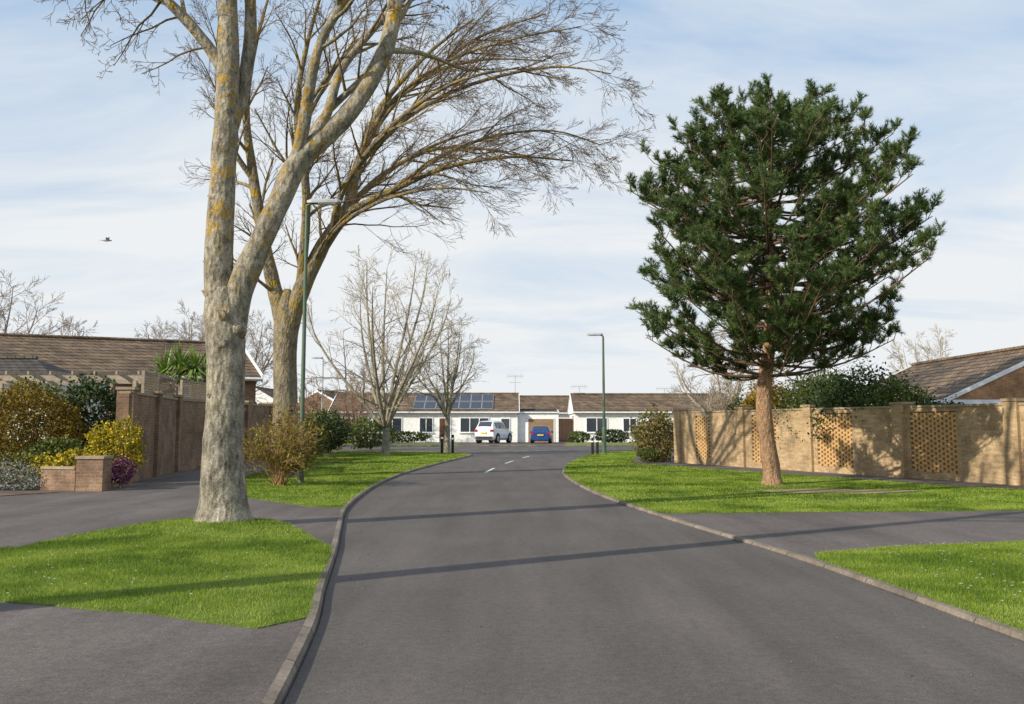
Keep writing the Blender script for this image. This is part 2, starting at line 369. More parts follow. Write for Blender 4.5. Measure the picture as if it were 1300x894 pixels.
def blades(name,poly,z,zf,bands,label):
    A=[];
    xs=[p[0] for p in poly]; ys=[p[1] for p in poly]; rr=[]
    for (d0,d1,den,h,wd) in bands:
        y0=max(min(ys),d0);y1=min(max(ys),d1)
        if y1<=y0: continue
        x0=max(min(xs),-11 if d1<20 else -30);x1=min(max(xs),11.5 if d1<20 else 30)
        n=int((x1-x0)*(y1-y0)*den); X=NP.uniform(x0,x1,n);Y=NP.uniform(y0,y1,n)
        jx=X+NP.normal(size=n)*.02; jy=Y+NP.normal(size=n)*.02
        k=inpoly(X,Y,poly)&(np.abs(X)<Y*.56+.6); X=jx[k];Y=jy[k]
        patch=np.array([noise.noise(V((a*.7,b*.7,1)))+.6*noise.noise(V((a*2.6,b*2.6,5))) for a,b in zip(X,Y)])
        dp=np.hypot((X-SX)/1.9,(Y-SY)/.75)+patch*.4; k=(dp>1)|(NP.rand(len(X))<.10); X=X[k];Y=Y[k];patch=patch[k]; n=len(X)
        Z=np.array([z+zf(a,b) for a,b in zip(X,Y)])
        an=NP.uniform(0,2*np.pi,n); ln=h*NP.uniform(.35,1.15,n)*(1+.5*patch); le=NP.uniform(0,2*np.pi,n); lm=ln*NP.uniform(.1,.9,n)
        dxx=np.cos(an)*wd;dyy=np.sin(an)*wd
        P=np.zeros((n,3,3)); P[:,0]=np.stack([X-dxx,Y-dyy,Z-.005],1);P[:,1]=np.stack([X+dxx,Y+dyy,Z-.005],1)
        P[:,2]=np.stack([X+np.cos(le)*lm,Y+np.sin(le)*lm,Z+ln],1); A.append(P.reshape(-1,3)); rr.append(np.clip(NP.rand(n)*.8+.12-patch*.8,-.2,1.2))
    o=npmesh(name,np.concatenate(A),3,M_blade,None,np.concatenate(rr)); tag(o,label,'grass','stuff'); return o
BD=[(0,13,4600,.032,.0032),(13,19,2300,.033,.0055),(19,32,700,.036,.011),(32,60,210,.04,.022)]
blades('grass',polyL1,ZV,moundL,BD,'short bright green grass on the rounded verge under the tree')
blades('grass',polyL2,ZV,flat0,BD,'short bright green grass along the kerb')
blades('grass',polyR1,ZV,flat0,BD,'mown green grass around the pine tree')
blades('grass',polyR2,ZV,flat0,BD,'green grass dotted with daisies beside the kerb')
mb=MB(); a_=[k*math.pi/9 for k in range(18)]
mb.face([(SX+1.9*math.cos(a)*(1+.2*math.sin(3*a)),SY+.75*math.sin(a)*(1+.2*math.cos(4*a)),ZV+.012) for a in a_]); mb.obj('bare_soil',m_noise('bare_soil',(.28,.20,.09),(.42,.32,.17),3,.95,.5,40))['kind']='structure'
mb=MB()
for i in range(300):
    q=R.random()
    if q<.6: x,y=R.uniform(4,8),R.uniform(7.5,12.4)
    elif q<.85: x,y=R.uniform(3.2,10),R.uniform(17.3,22)
    else: x,y=R.uniform(-6,-2.5),R.uniform(8.5,12.5)
    if not any(inpoly(np.array([x]),np.array([y]),p)[0] for p in (polyL1,polyR1,polyR2)): continue
    r=.012; z=.088
    mb.face([(x+r*math.cos(a)*1.0,y+r*math.sin(a),z) for a in [k*math.pi/3 for k in range(6)]])
tag(mb.obj('daisies',M_upvc),'tiny white daisies scattered in the grass','daisies','stuff')
mb=MB()
for i in range(420):
    y=R.uniform(6,30); x=R.uniform(-2.2,3.2) if R.random()<.4 else (cl(y)+R.choice((-1,1))*R.uniform(2.0,2.45))
    r=R.uniform(.006,.014); a0=R.uniform(0,6)
    mb.face([(x+r*math.cos(a0+a),y+r*math.sin(a0+a)*.6,.004+.006*(k%2)) for k,a in enumerate((0,1.5,3.1,4.4))])
tag(mb.obj('fallen_debris',m_noise('debris',(.12,.09,.05),(.34,.29,.2),9,.9,0,20)),'tiny bits of dry leaf and grit on the tarmac','debris','stuff')
# ------------------------------------------------------------ trees
def grow(T,C,p,d,L,r,lev,mx,kids,rng,bias=V((0,0,.02)),wob=.13,ang=(22,50),ratio=.55,thr=.035,minr=.005,t0=.2,segl=.45):
    n=max(3,min(9,int(L/segl))); pts=[p.copy()]; rad=[r]; d=d.normalized()
    rend=max(minr*.6,r*.3)
    for i in range(n):
        d=(d+V((rng.gauss(0,wob),rng.gauss(0,wob),rng.gauss(0,wob)))+bias).normalized()
        p=p+d*(L/n); pts.append(p.copy()); rad.append(r+(rend-r)*((i+1)/n))
    (T if r>thr else C).tube(pts,rad,6 if r>thr else (4 if r>.015 else 3),cap=False)
    if lev<mx: kidsof(T,C,pts,rad,lev,mx,kids,rng,bias,wob,ang,ratio,thr,minr,t0,segl,L)
def kidsof(T,C,pts,rad,lev,mx,kids,rng,bias,wob,ang,ratio,thr,minr,t0,segl,L):
    k=kids[lev]; n=len(pts)-1
    for j in range(k):
        t=t0+(1-t0)*(j+rng.random())/k; f=min(t,.999)*n; i=int(f); u=f-i
        p=pts[i].lerp(pts[i+1],u); tg=(pts[i+1]-pts[i]).normalized(); rr=rad[i]+(rad[i+1]-rad[i])*u
        pr=tg.orthogonal().normalized(); pr.rotate(Matrix.Rotation(rng.uniform(0,2*math.pi),3,tg))
        a=math.radians(rng.uniform(*ang)); d=tg*math.cos(a)+pr*math.sin(a)
        l=L*ratio*(1.15-.6*t)*rng.uniform(.7,1.25)
        grow(T,C,p,d,l,max(minr,min(.06,rr*rng.uniform(.40,.58))),lev+1,mx,kids,rng,bias,wob,ang,ratio,thr,minr,t0,segl)
def limb(T,pts,rad,n=12,jit=.06,sm=5):
    P=catmull(pts,sm); rr=[]
    for i in range(len(rad)-1):
        for j in range(sm): rr.append(rad[i]+(rad[i+1]-rad[i])*j/sm)
    rr.append(rad[-1]); T.tube(P,rr,n,jit=jit,seed=R.random()*9); return P,rr
def tree_obj(loc,T,C,mt,mc,label,group=None,cat='tree'):
    e=empty('tree',loc,0,label,cat,group)
    T.obj('trunk',mt,e,True); C.obj('crown',mc,e,True); return e
rng=random.Random(3); T=MB();C=MB()
limb(T,[(0,0,-.15),(0,0,.05),(-.01,0,.3),(-.04,0,.77),(-.04,0,1.4),(-.03,0,2.0),(-.05,0,2.6),(-.08,0,3.1),(-.14,0,3.5)],[.56,.45,.355,.31,.285,.275,.285,.31,.22],32,.028,10)
L1=limb(T,[(-.1,0,2.9),(-.19,0,3.77),(-.19,.02,4.8),(-.18,.05,5.83),(-.16,.05,6.88),(-.22,.1,7.94),(-.3,.1,9.3),(-.5,.2,11),(-.6,.3,12.5)],[.23,.215,.20,.185,.175,.15,.12,.08,.04],20,.035,7)
L2=limb(T,[(0,0,2.85),(.1,0,3.4),(.33,.03,4.02),(.66,.05,4.8),(.97,.1,5.52),(1.65,.15,6.22),(2.12,.2,7.02),(2.36,.25,7.8),(2.42,.3,8.9),(2.8,.3,10.2),(3.2,.2,11.6)],[.24,.22,.185,.17,.175,.145,.135,.125,.11,.07,.04],20,.035,7)
L3=limb(T,[(.9,.1,5.4),(1.05,-.05,6.0),(1.15,-.15,6.6),(1.35,-.3,7.3),(1.8,-.4,8.1),(2.1,-.5,9.2),(2.3,-.6,10.4)],[.12,.10,.085,.075,.065,.05,.03],12)
L4=limb(T,[(-.2,.05,6.9),(-.5,0,7.34),(-.9,-.1,7.8),(-1.5,-.2,8.35),(-2.1,-.3,8.8),(-3,-.4,9.3)],[.10,.09,.08,.065,.05,.035],12)
L5=limb(T,[(-.17,.1,5.9),(0,.25,6.6),(.08,.35,7.6),(.05,.4,8.8),(.2,.5,10.2)],[.12,.11,.10,.08,.05],12)
L6=limb(T,[(1.0,.15,5.6),(1.3,.5,6.4),(1.45,.8,7.2),(1.9,1.1,8.0),(2.5,1.3,8.8)],[.10,.08,.07,.055,.04],12)
L7=limb(T,[(.35,.05,4.1),(.5,.4,4.9),(.8,.6,5.7),(1.2,.7,6.4),(1.9,.75,7.2),(2.4,.8,8.2)],[.10,.08,.07,.06,.05,.04],12)
for P,rr,t0,k in ((*L1,.7,9),(*L2,.62,9),(*L3,.45,8),(*L4,.35,12),(*L5,.55,7),(*L6,.6,8),(*L7,.7,6)):
    kidsof(T,C,P,rr,0,4,[k,5,5,3],rng,V((0,0,.005)),.12,(20,52),.52,.03,.0045,t0,.3,3.2)
for (p,d) in (((-1.2,-.1,8.0),(-.6,0,-.55)),((-.9,0,7.8),(-.9,0,-.1)),((-1.7,-.2,8.4),(-.5,.1,-.7)),((-2.1,-.3,8.8),(-.6,0,-.8)),((-.45,0,7.3),(-.9,.1,.05)),((-1.9,-.2,8.7),(.2,0,-1))):
    grow(T,C,V(p),V(d),1.3,.022,1,4,[5,5,4,3],rng,V((-.03,0,-.04)),.2,(25,65),.5,.03,.0045,.15,.25)
for (x,y,z,dx_,dy_,r) in ((-.30,-.12,3.45,-.8,-.5,.10),(-.05,-.24,2.7,.1,-1,.11),(.19,-.17,2.9,.5,-.8,.09),(-.02,-.29,3.1,0,-1,.08),(-.3,-.12,4.9,-.9,-.3,.05),(-.2,-.19,1.9,-.5,-.8,.05),(-.33,-.1,3.9,-.9,-.4,.05)):
    d=V((dx_,dy_,.2)).normalized(); p=V((x,y,z))-d*.09
    T.tube([p,p+d*.06,p+d*.10,p+d*.125,p+d*.10,p+d*.07],[r*1.7,r*1.4,r*1.15,r*.85,r*.55,r*.3],16,jit=.15)
tree_obj((-4.25,14.75,.06),T,C,M_bark1,M_twig1,'large bare tree with pale mottled bark and patchy yellow lichen')
# second tree
rng=random.Random(11); T=MB();C=MB()
limb(T,[(0,0,-.2),(0,0,.1),(-.02,0,.9),(-.05,0,2),(-.1,0,3.6),(-.1,0,4.4),(-.08,0,5.0),(-.08,0,5.5)],[.55,.46,.39,.36,.34,.345,.27,.08],20,.04)
A=[ limb(T,[(-.14,0,3.9),(-.27,.03,4.8),(-.55,.1,5.76),(-.9,.2,7.19),(-1.29,.3,9.13),(-1.58,.4,11.1),(-1.4,.5,13.1),(-1,.6,15)],[.24,.24,.21,.18,.15,.11,.07,.03],14),
 limb(T,[(-.04,0,3.8),(.1,0,4.7),(.4,0,5.6),(.95,0,6.83),(1.64,0,7.9),(1.8,.2,8.8),(1.96,.4,9.6),(2.53,.7,11.3),(3.95,.9,13.1),(5.4,1.0,14.3)],[.27,.28,.26,.22,.19,.16,.14,.10,.06,.03],14),
 limb(T,[(1.5,0,7.75),(3.05,-.4,8.4),(4.7,-.8,9.0),(6.6,-1,9.25),(8.3,-1.1,9.1)],[.13,.10,.07,.045,.018],8),
 limb(T,[(1.9,.3,9.4),(3.5,.1,10.85),(5.4,0,11.8),(7.8,-.1,12.3),(9.6,-.2,12.05)],[.1,.08,.06,.04,.015],8),
 limb(T,[(.3,0,5.6),(.5,-.4,7.2),(.57,-.8,8.4),(.33,-1.1,10.4),(.6,-1.4,12.3),(1.27,-1.8,14.5)],[.15,.135,.125,.10,.07,.03],10),
 limb(T,[(1.2,0,7.2),(1.5,1.4,8.3),(2.6,2.6,9.8),(4.2,3.5,11),(6.2,4,11.8)],[.13,.10,.07,.045,.02],8),
 limb(T,[(1.2,0,7.2),(1.8,-1.3,8.3),(3.2,-2.6,9.6),(5,-3.4,10.6),(6.8,-3.8,10.9)],[.12,.09,.07,.045,.02],8),
 limb(T,[(2.53,.7,11.2),(3.8,.3,12),(5.6,-.2,13.2),(7.6,-.5,13.8)],[.08,.06,.045,.02],8),
 limb(T,[(.33,-1.1,10.2),(1.4,-1.6,11.6),(3,-2.1,13),(5,-2.5,14)],[.08,.06,.045,.02],8),
 limb(T,[(-.9,.2,7.1),(-.6,1,8.6),(-.2,1.6,10.6),(.6,2,12.6),(1.6,2.2,14.4)],[.12,.10,.08,.055,.025],8),
 limb(T,[(-1.2,.3,8.8),(-1.9,-.2,10),(-2.2,-.6,11.8),(-2.1,-.9,13.6)],[.09,.07,.05,.025],8),
 limb(T,[(2.0,.4,9.6),(2.4,1.2,10.9),(3.6,1.8,12.6),(5.6,2.2,13.4),(7.8,2.3,13.4)],[.09,.08,.06,.04,.015],8),
 limb(T,[(3.05,-.4,8.4),(4.4,.3,9.6),(6,.8,10.4),(7.9,1.2,10.7),(9.4,1.4,10.3)],[.08,.065,.05,.03,.015],8),
 limb(T,[(1.64,0,7.9),(2.6,.8,9.2),(4.2,1.5,10.2),(6,2,10.3),(7.6,2.2,9.9)],[.09,.07,.055,.035,.015],8),
 limb(T,[(2.0,.3,9.6),(2.9,-.6,10.9),(4.6,-1.2,12.0),(6.6,-1.5,12.6),(8.6,-1.7,12.9)],[.09,.07,.05,.03,.014],8),
 limb(T,[(.95,0,6.83),(1.7,-.6,7.4),(3,-1.4,7.9),(4.6,-1.9,8.1),(6,-2.1,7.9)],[.08,.065,.05,.03,.014],8)]
for i,(P,rr) in enumerate(A):
    left=i in (0,10,9)
    bi=V((.0,0,.02)) if left else V((.03,0,-.010))
    kidsof(T,C,P,rr,0,4,[13,6,5,3],rng,bi,.10,(18,48),.58,.03,.0058,.2,.4,3.5 if left else 4.0)
tree_obj((-6.6,29,.05),T,C,M_bark2,M_twig1,'large bare spreading tree with yellow lichened limbs and arching twigs')
rng=random.Random(5); T=MB();C=MB()
P=limb(T,[(0,0,0),(.02,0,1),(-.05,0,4),(.05,0,7),(.1,0,9),(.1,.1,11.5)],[.3,.22,.19,.16,.11,.05],12)
kidsof(T,C,*P,0,3,[9,5,4],rng,V((0,0,.04)),.12,(20,45),.4,.03,.006,.66,.4,5)
tree_obj((-6.9,6.3,.04),T,C,M_bark1,M_twig1,'slim bare tree with a tall clear trunk beside the pavement')
def vase(loc,H,spread,seed,mt,mc,label,stems=6,kids=(7,5,4),minr=.01,r0=.2,th=.14,group=None,asym=0):
    rng=random.Random(seed); T=MB();C=MB(); hb=H*th
    limb(T,[(0,0,-.1),(0,0,.2),(.03,0,hb*.6),(0,0,hb*1.05)],[r0*1.25,r0,r0*.85,r0*.75],10,sm=3)
    for i in range(stems):
        a=2*math.pi*i/stems+rng.uniform(-.3,.3); s=spread*rng.uniform(.6,1.0)*.40; h=H*rng.uniform(.66,.88)
        if i%3==0: s*=.4; h=H*.92
        dx,dy=math.cos(a),math.sin(a)
        pts=[(0,0,hb*.8),(dx*s*.3,dy*s*.3,hb+(h-hb)*.2),(dx*s*.62+asym*.3,dy*s*.62,hb+(h-hb)*.45),(dx*s*.88+asym*.7,dy*s*.88,hb+(h-hb)*.7),(dx*s+asym,dy*s,h*.95)]
        P,rr=limb(T,pts,[r0*.5,r0*.42,r0*.3,r0*.2,r0*.07],7,sm=3)
        kidsof(T,C,P,rr,0,len(kids),list(kids),rng,V((0,0,.015)),.11,(24,54),.56,.03,minr,.12,.5,H*.38)
    return tree_obj(loc,T,C,mt,mc,label,group)
vase((-6.5,51,.05),11.4,12.0,21,M_bark3,M_twig3,'pale bare tree with upswept branches on the grass verge',10,(10,6,4),.0115,.22,asym=.5)
vase((-3.6,55,.05),7.9,6.6,22,M_bark3,M_twig3,'small pale bare tree near the junction',8,(8,5,4),.0115,.16,.3)
gr='bare trees behind the bungalows'
vase((13.5,62,0),7.6,12,31,M_twig3,M_twig3,'bare tree rising behind the garden wall',9,(9,6,5),.013,.2,.15,gr)
vase((30.5,72,0),9,8,32,M_twig3,M_twig3,'bare pale tree behind the brick house',7,(8,6,5),.013,.2,.2,gr)
vase((-35,66,0),12.5,9,33,M_twigf,M_twigf,'tall bare tree behind the tiled roof',7,(9,7,5),.014,.25,.3,gr)
vase((-32.5,72,0),10.0,8,34,M_twigf,M_twigf,'bare tree behind the tiled roof',7,(8,6,5),.014,.2,.3,gr)
vase((-22.5,70,0),10.3,10,35,M_twigf,M_twigf,'wide bare tree behind the tiled roof',8,(9,7,5),.014,.2,.3,gr)
vase((-18.7,68,0),9.8,9,36,M_twigf,M_twigf,'bare tree behind the tiled roof',8,(9,6,5),.014,.2,.3,gr)
vase((-27,74,0),9.6,4,38,M_twigf,M_twigf,'narrow bare tree behind the tiled roof',5,(7,5,4),.014,.2,.4,gr)
M_twigr=m_noise('twig_reddish',(.22,.13,.09),(.3,.19,.13),3,.85,0,20)
vase((-13.2,84,0),6.8,7,37,M_twigr,M_twigr,'small reddish bare tree in a front garden',7,(8,6,5),.015,.15,.15)
vase((-17.5,86,0),6.0,6,39,M_twigr,M_twigr,'small reddish bare tree in a front garden',7,(8,6,5),.015,.15,.15)
# pine
rng=random.Random(8); T=MB(); BR=MB(); shoots=[]
limb(T,[(0,0,-.1),(0,0,.1),(-.03,0,.5),(-.12,0,1.3),(-.15,0,2.2),(-.03,0,3.1),(.07,0,4),(.12,.05,5.4),(.15,.05,7),(.2,0,8.4),(.3,0,9.2)],[.34,.26,.22,.20,.185,.175,.15,.11,.08,.05,.02],16,.07)
prof=[(2.9,1.6),(3.4,2.7),(4.2,3.6),(5.0,3.95),(6.0,4.0),(7.0,3.9),(7.8,3.6),(8.5,3.1),(9.0,2.5),(9.5,1.7),(9.9,.8)]
def Rz(z):
    if z<=prof[0][0]: return 1.0
    for (a,ra),(b,rb) in zip(prof,prof[1:]):
        if a<=z<=b: return ra+(rb-ra)*(z-a)/(b-a)
    return .5
nb=190
for i in range(nb):
    t=(i+.5)/nb; az=i*2.39996+rng.uniform(-.4,.4); inner=(i%4==3)
    zt=3.2+6.55*t**.9+rng.uniform(-.3,.3)
    nz=noise.noise(V((math.cos(az)*2.3,math.sin(az)*2.3,zt*1.1+4)))
    env=Rz(zt)*(.98+.55*nz)*(rng.uniform(.35,.65) if inner else rng.uniform(.78,.98))
    env=min(env,Rz(zt)*1.0+.12)
    zb=max(2.7,min(8.8,zt-env*rng.uniform(.1,.5)))
    cx=.1*zb/5; dx,dy=math.cos(az),math.sin(az)
    off=.45*min(1,max(0,(zt-3)/2))
    p0=V((cx,0,zb)); p3=V((off*.6+dx*env,dy*env,zt)); mid=p0.lerp(p3,.5)+V((0,0,-.12*env))
    P=catmull([p0,mid,p3],5); r0=.014+.010*env
    BR.tube(P,[r0*(1-.8*k/(len(P)-1)) for k in range(len(P))],5,cap=False)
    n2=int(3+env*2.2)
    for j in range(n2):
        u=.42+.58*(j+rng.random())/n2; k=min(int(u*(len(P)-1)),len(P)-2); q=P[k].lerp(P[k+1],u*(len(P)-1)-k)
        ax=(P[k+1]-P[k]).normalized(); sdv=ax.cross(V((0,0,1))).normalized()*rng.uniform(-1,1)
        d2=(ax*rng.uniform(.1,.8)+sdv*1.0+V((0,0,rng.uniform(-.1,1.2)))).normalized(); l2=rng.uniform(.3,.7)*(1.1-.3*u)
        q2=q+d2*l2; BR.tube([q,q.lerp(q2,.5)+V((0,0,-.03)),q2],[.012,.009,.006],3,cap=False)
        for m in range(rng.randint(10,13)):
            v=rng.uniform(.45,1.05); s=q.lerp(q2,v)
            d3=(d2*.4+V((rng.gauss(0,.6),rng.gauss(0,.6),rng.gauss(.6,.4)))).normalized()
            shoots.append((s,d3,rng.uniform(.14,.26)))
# dead bare twigs under the crown
for i in range(26):
    a=rng.uniform(0,6.28); z=rng.uniform(2.7,4.0)
    grow(BR,BR,V((.02,0,z)),V((math.cos(a),math.sin(a),rng.uniform(-.1,.25))),rng.uniform(1.0,2.6),.02,0,2,[5,4],rng,V((0,0,-.03)),.18,(30,60),.4,9,.005,.35,.3)
print('shoots',len(shoots))
S=np.array([s[0][:] for s in shoots]);D=np.array([s[1][:] for s in shoots]);Ls=np.array([s[2] for s in shoots]); m=30
S=np.repeat(S,m,0);D=np.repeat(D,m,0);LL=np.repeat(Ls,m); n=len(S)
tt=NP.rand(n)**.8; rd=NP.normal(size=(n,3)); rd-=D*(rd*D).sum(1,keepdims=True); rd/=np.linalg.norm(rd,axis=1,keepdims=True)
nd=D*NP.uniform(.5,1.2,(n,1))+rd*NP.uniform(.4,.9,(n,1)); nd/=np.linalg.norm(nd,axis=1,keepdims=True)
b=S+D*(LL*tt)[:,None]; tip=b+nd*NP.uniform(.09,.15,(n,1)); sdv=np.cross(nd,NP.normal(size=(n,3))); sdv/=np.linalg.norm(sdv,axis=1,keepdims=True); sdv*=.008
P=np.stack([b-sdv,b+sdv,tip],1).reshape(-1,3)
rn=np.clip(np.repeat(NP.rand(len(Ls)),m)*.6+NP.rand(n)*.4,0,1)
e=empty('pine_tree',(6.5,24.9,.05),0,'tall green pine tree with a reddish trunk on the grass verge','tree')
T.obj('trunk',M_pinebark,e,True); BR.obj('branches',M_pinebr,e,True); npmesh('crown',P,3,M_needle,e,rn)
# ------------------------------------------------------------ bushes
def bush(name,loc,rx,ry,rz,n,ls,mat,label,zc=None,seed=0,lump=.3,elong=1.6,group=None,inner=.55,stems=True,cat='bush',lf=1.6,shag=.12):
    e=empty(name,loc,0,label,cat,group); rs=np.random.RandomState(seed+100); zc=rz if zc is None else zc
    d=rs.normal(size=(n,3)); d/=np.linalg.norm(d,axis=1,keepdims=True)
    lm=np.array([1+lump*(noise.noise(V((a*lf+seed,b*lf,c*lf)))+.6*noise.noise(V((a*lf*3+seed,b*lf*3,c*lf*3)))) for a,b,c in d])
    rr=(inner+(1-inner)*rs.rand(n)**.6)*lm*(1+shag*(rs.rand(n)**6))
    p=d*rr[:,None]*np.array([rx,ry,rz]); p[:,2]=np.maximum(p[:,2]+zc,.02+rs.rand(n)*.1)
    u=rs.normal(size=(n,3))+d*.5; u/=np.linalg.norm(u,axis=1,keepdims=True); v=np.cross(u,rs.normal(size=(n,3))); v/=np.linalg.norm(v,axis=1,keepdims=True)
    L=ls*rs.uniform(.6,1.3,(n,1)); u=u*L*elong/2; v=v*L/2
    Q=np.stack([p-u,p+v,p+u,p-v],1).reshape(-1,3)
    npmesh('foliage',Q,4,mat,e,rs.rand(n))
    if stems:
        mb=MB(); rg=random.Random(seed)
        for i in range(7):
            a=rg.uniform(0,6.28); mb.tube([(0,0,0),(math.cos(a)*rx*.3,math.sin(a)*ry*.3,zc*.6),(math.cos(a)*rx*.6,math.sin(a)*ry*.6,zc*1.2)],[.03,.02,.01],5,cap=False)
        mb.obj('stem',M_wood,e,True)
    return e
F_gold=m_leaf('leaf_golden',(.08,.052,.007),(.19,.125,.013),(.35,.235,.03),.25,2.5)
F_dark=m_leaf('leaf_dark',(.015,.032,.010),(.04,.068,.018),(.09,.12,.035))
F_mid=m_leaf('leaf_green',(.035,.058,.012),(.10,.135,.022),(.20,.23,.05))
F_yel=m_leaf('leaf_yellow_flower',(.07,.11,.012),(.32,.26,.014),(.85,.60,.02),.2,5)
F_ora=m_leaf('leaf_orange_flower',(.08,.09,.012),(.28,.19,.02),(.62,.36,.03),.2,5)
F_pur=m_leaf('flower_purple',(.05,.01,.04),(.13,.03,.1),(.25,.1,.2))
F_whi=m_leaf('flower_white',(.10,.12,.08),(.25,.26,.21),(.55,.54,.48),.2,5)
F_olive=m_leaf('leaf_olive',(.065,.065,.014),(.16,.15,.03),(.29,.25,.06))
F_red=m_leaf('leaf_russet',(.07,.05,.018),(.16,.12,.035),(.28,.23,.06),.25,3)
bush('golden_bush',(-12.5,25.4,.05),1.45,1.1,1.15,17000,.046,F_gold,'rounded golden brown hedge bush beside the garden wall',zc=1.3,seed=1,lump=.2,inner=.65)
bush('dark_bush',(-11.3,26.6,.05),.85,.8,1.25,5000,.07,F_dark,'tall dark green shrub behind the low brick wall',zc=1.6,seed=2)
bush('flowering_bush',(-9.75,24.3,.05),.78,.6,.66,5200,.045,F_yel,'low bush covered in yellow flowers against the wall',zc=.9,seed=3,lump=.4)
bush('daffodils',(-10.5,23.35,.25),.65,.3,.34,1600,.05,F_yel,'clump of yellow daffodils spilling over the low wall',zc=.3,seed=33,lump=.6,stems=False,cat='flowers',shag=.4)
bush('purple_flowers',(-9.3,23.7,.05),.32,.3,.3,900,.04,F_pur,'clump of purple flowers beside the brick pier',zc=.4,seed=4,cat='flowers')
bush('white_heather',(-12.0,22.95,.05),1.4,.35,.42,4400,.03,F_whi,'low mound of grey green white flowering heather by the driveway',zc=.22,seed=5,inner=.4,cat='flowers')
bush('green_bush',(-13.5,27.8,.05),1.4,1,1.2,5000,.07,F_mid,'green shrub in the front garden',zc=1.5,seed=6)
bush('green_bush',(-11.2,24.6,.05),.8,.6,.5,2600,.05,F_mid,'low green shrub in the garden bed',zc=.7,seed=16)
bush('green_bush',(-12.0,23.8,.05),.9,.5,.4,2400,.04,F_olive,'low olive green plants behind the heather',zc=.45,seed=17,shag=.4)
bush('garden_bush',(-9.6,47,.05),.9,.9,.8,2600,.08,F_mid,'green garden bush by the footpath',zc=.8,seed=7)
bush('garden_bush',(-10.4,55,.05),1.4,1.2,1.1,3000,.1,F_dark,'dark green garden bush by the footpath',zc=1.1,seed=8)
bush('garden_bush',(-8.9,62.6,.05),1.6,1.0,1.0,2600,.1,F_mid,'green hedge bush near the junction',zc=1.0,seed=9)
bush('garden_bush',(-12.8,50,.05),1.5,1.2,1.3,3000,.1,F_olive,'olive green garden bush by the footpath',zc=1.3,seed=10)
bush('garden_bush',(-11.4,60,.05),1.5,1.2,1.3,2600,.1,F_olive,'olive green garden bush beyond the footpath',zc=1.2,seed=12)
rng=random.Random(40); C=MB()
for i in range(60):
    a=rng.uniform(0,6.28); s=rng.uniform(.1,.95)
    grow(C,C,V((rng.uniform(-.15,.15),rng.uniform(-.15,.15),0)),V((math.cos(a)*s,math.sin(a)*s,1)),rng.uniform(1.0,1.9),.010,0,2,[7,5],rng,V((0,0,-.02)),.13,(20,50),.45,1,.0045,.2,.25)
e=empty('twiggy_shrub',(-5.75,24.6,.05),0,'loose twiggy reddish and yellow green shrub beside the lamp post','bush'); C.obj('stem',m_noise('twig_red',(.20,.11,.05),(.30,.19,.08),3,.85,0,20),e)
vv=np.array(C.v); idx=NP.choice(len(vv),6500); p=vv[idx]; p=p[(p[:,2]>.35)]; n=len(p); u=NP.normal(size=(n,3))*.022;v=NP.normal(size=(n,3))*.014
npmesh('foliage',np.stack([p-u,p+v,p+u,p-v],1).reshape(-1,3),4,m_leaf('leaf_lime',(.10,.09,.01),(.22,.19,.02),(.38,.32,.04)),e)
ux,uy=.364,-.931; nx,ny=.931,.364
def wp(s,b): return (6.7+ux*s+nx*b, 40+uy*s+ny*b, .05)
hb=[(4.3,1.3,.85,1.2,F_ora,'bush with orange yellow flowers rising above the brick wall','flowering_bush',1.85),
 (2.2,1.9,1.0,1.0,F_olive,'loose olive green shrub rising above the brick wall','garden_hedge',1.55),
 (6.1,1.9,1.0,1.1,F_mid,'loose green shrub rising above the brick wall','garden_hedge',1.9),
 (7.6,1.2,1.4,1.15,F_mid,'shaggy green hedge rising above the brick wall','garden_hedge',2.15),(9.2,1.0,1.4,1.1,F_dark,'thick dark green hedge spilling over the brick wall','garden_hedge',2.1),
 (10.9,1.2,1.1,1.1,F_mid,'loose green hedge rising above the brick wall','garden_hedge',1.7),(12.6,1.3,.9,.9,F_dark,'low dark green shrub behind the brick wall','garden_hedge',1.2)]
for i,(s,b,r,h,mt,lb,nm,zc) in enumerate(hb):
    bush(nm,wp(s,b),r,1.0,h,6500,.07,mt,lb,zc=zc,seed=60+i,inner=.5,lump=.5,shag=.4,lf=2.2)
bush('russet_bush',(6.0,41.3,.05),.85,.8,1.0,3400,.07,F_red,'loose brown green shrub at the end of the brick wall',zc=.9,seed=71,lump=.7,shag=.4)
bush('green_bush',(6.5,44.5,.05),1.0,.8,1.05,2500,.08,F_olive,'green shrub beyond the brick wall',zc=1.15,seed=72,lump=.5)
bush('green_bush',(5.5,40.2,.05),.45,.4,.3,900,.05,F_mid,'small flowering shrub at the foot of the wall',zc=.3,seed=73,lump=.5)
e=empty('cordyline',(-12.1,36.0,.05),0,'spiky green cordyline palm above the garden wall','plant')
mb=MB(); mb.tube([(0,0,0),(.05,0,1.5),(0,0,3)],[.12,.1,.09],8); mb.obj('trunk',M_wood,e,True)
mb=MB(); rng=random.Random(2)
for c0 in ((0,0,3.3),(.5,.1,3.45),(-.6,0,3.35),(.9,.2,3.15),(-.2,.3,3.6)):
    for i in range(80):
        a=rng.uniform(0,6.28); el=rng.uniform(-.3,1.4); L=rng.uniform(.8,1.25); d=V((math.cos(a)*math.cos(el),math.sin(a)*math.cos(el),math.sin(el))); sdv=d.cross(V((0,0,1))).normalized()*.035
        p=V(c0); q=p+d*L*.5; t=p+d*L+V((0,0,-.3*math.cos(el)))
        mb.face([p-sdv,p+sdv,q+sdv,q-sdv]); mb.face([q-sdv,q+sdv,t])
mb.obj('foliage',m_plain('cordyline_leaf',(.18,.27,.045),.5),e)
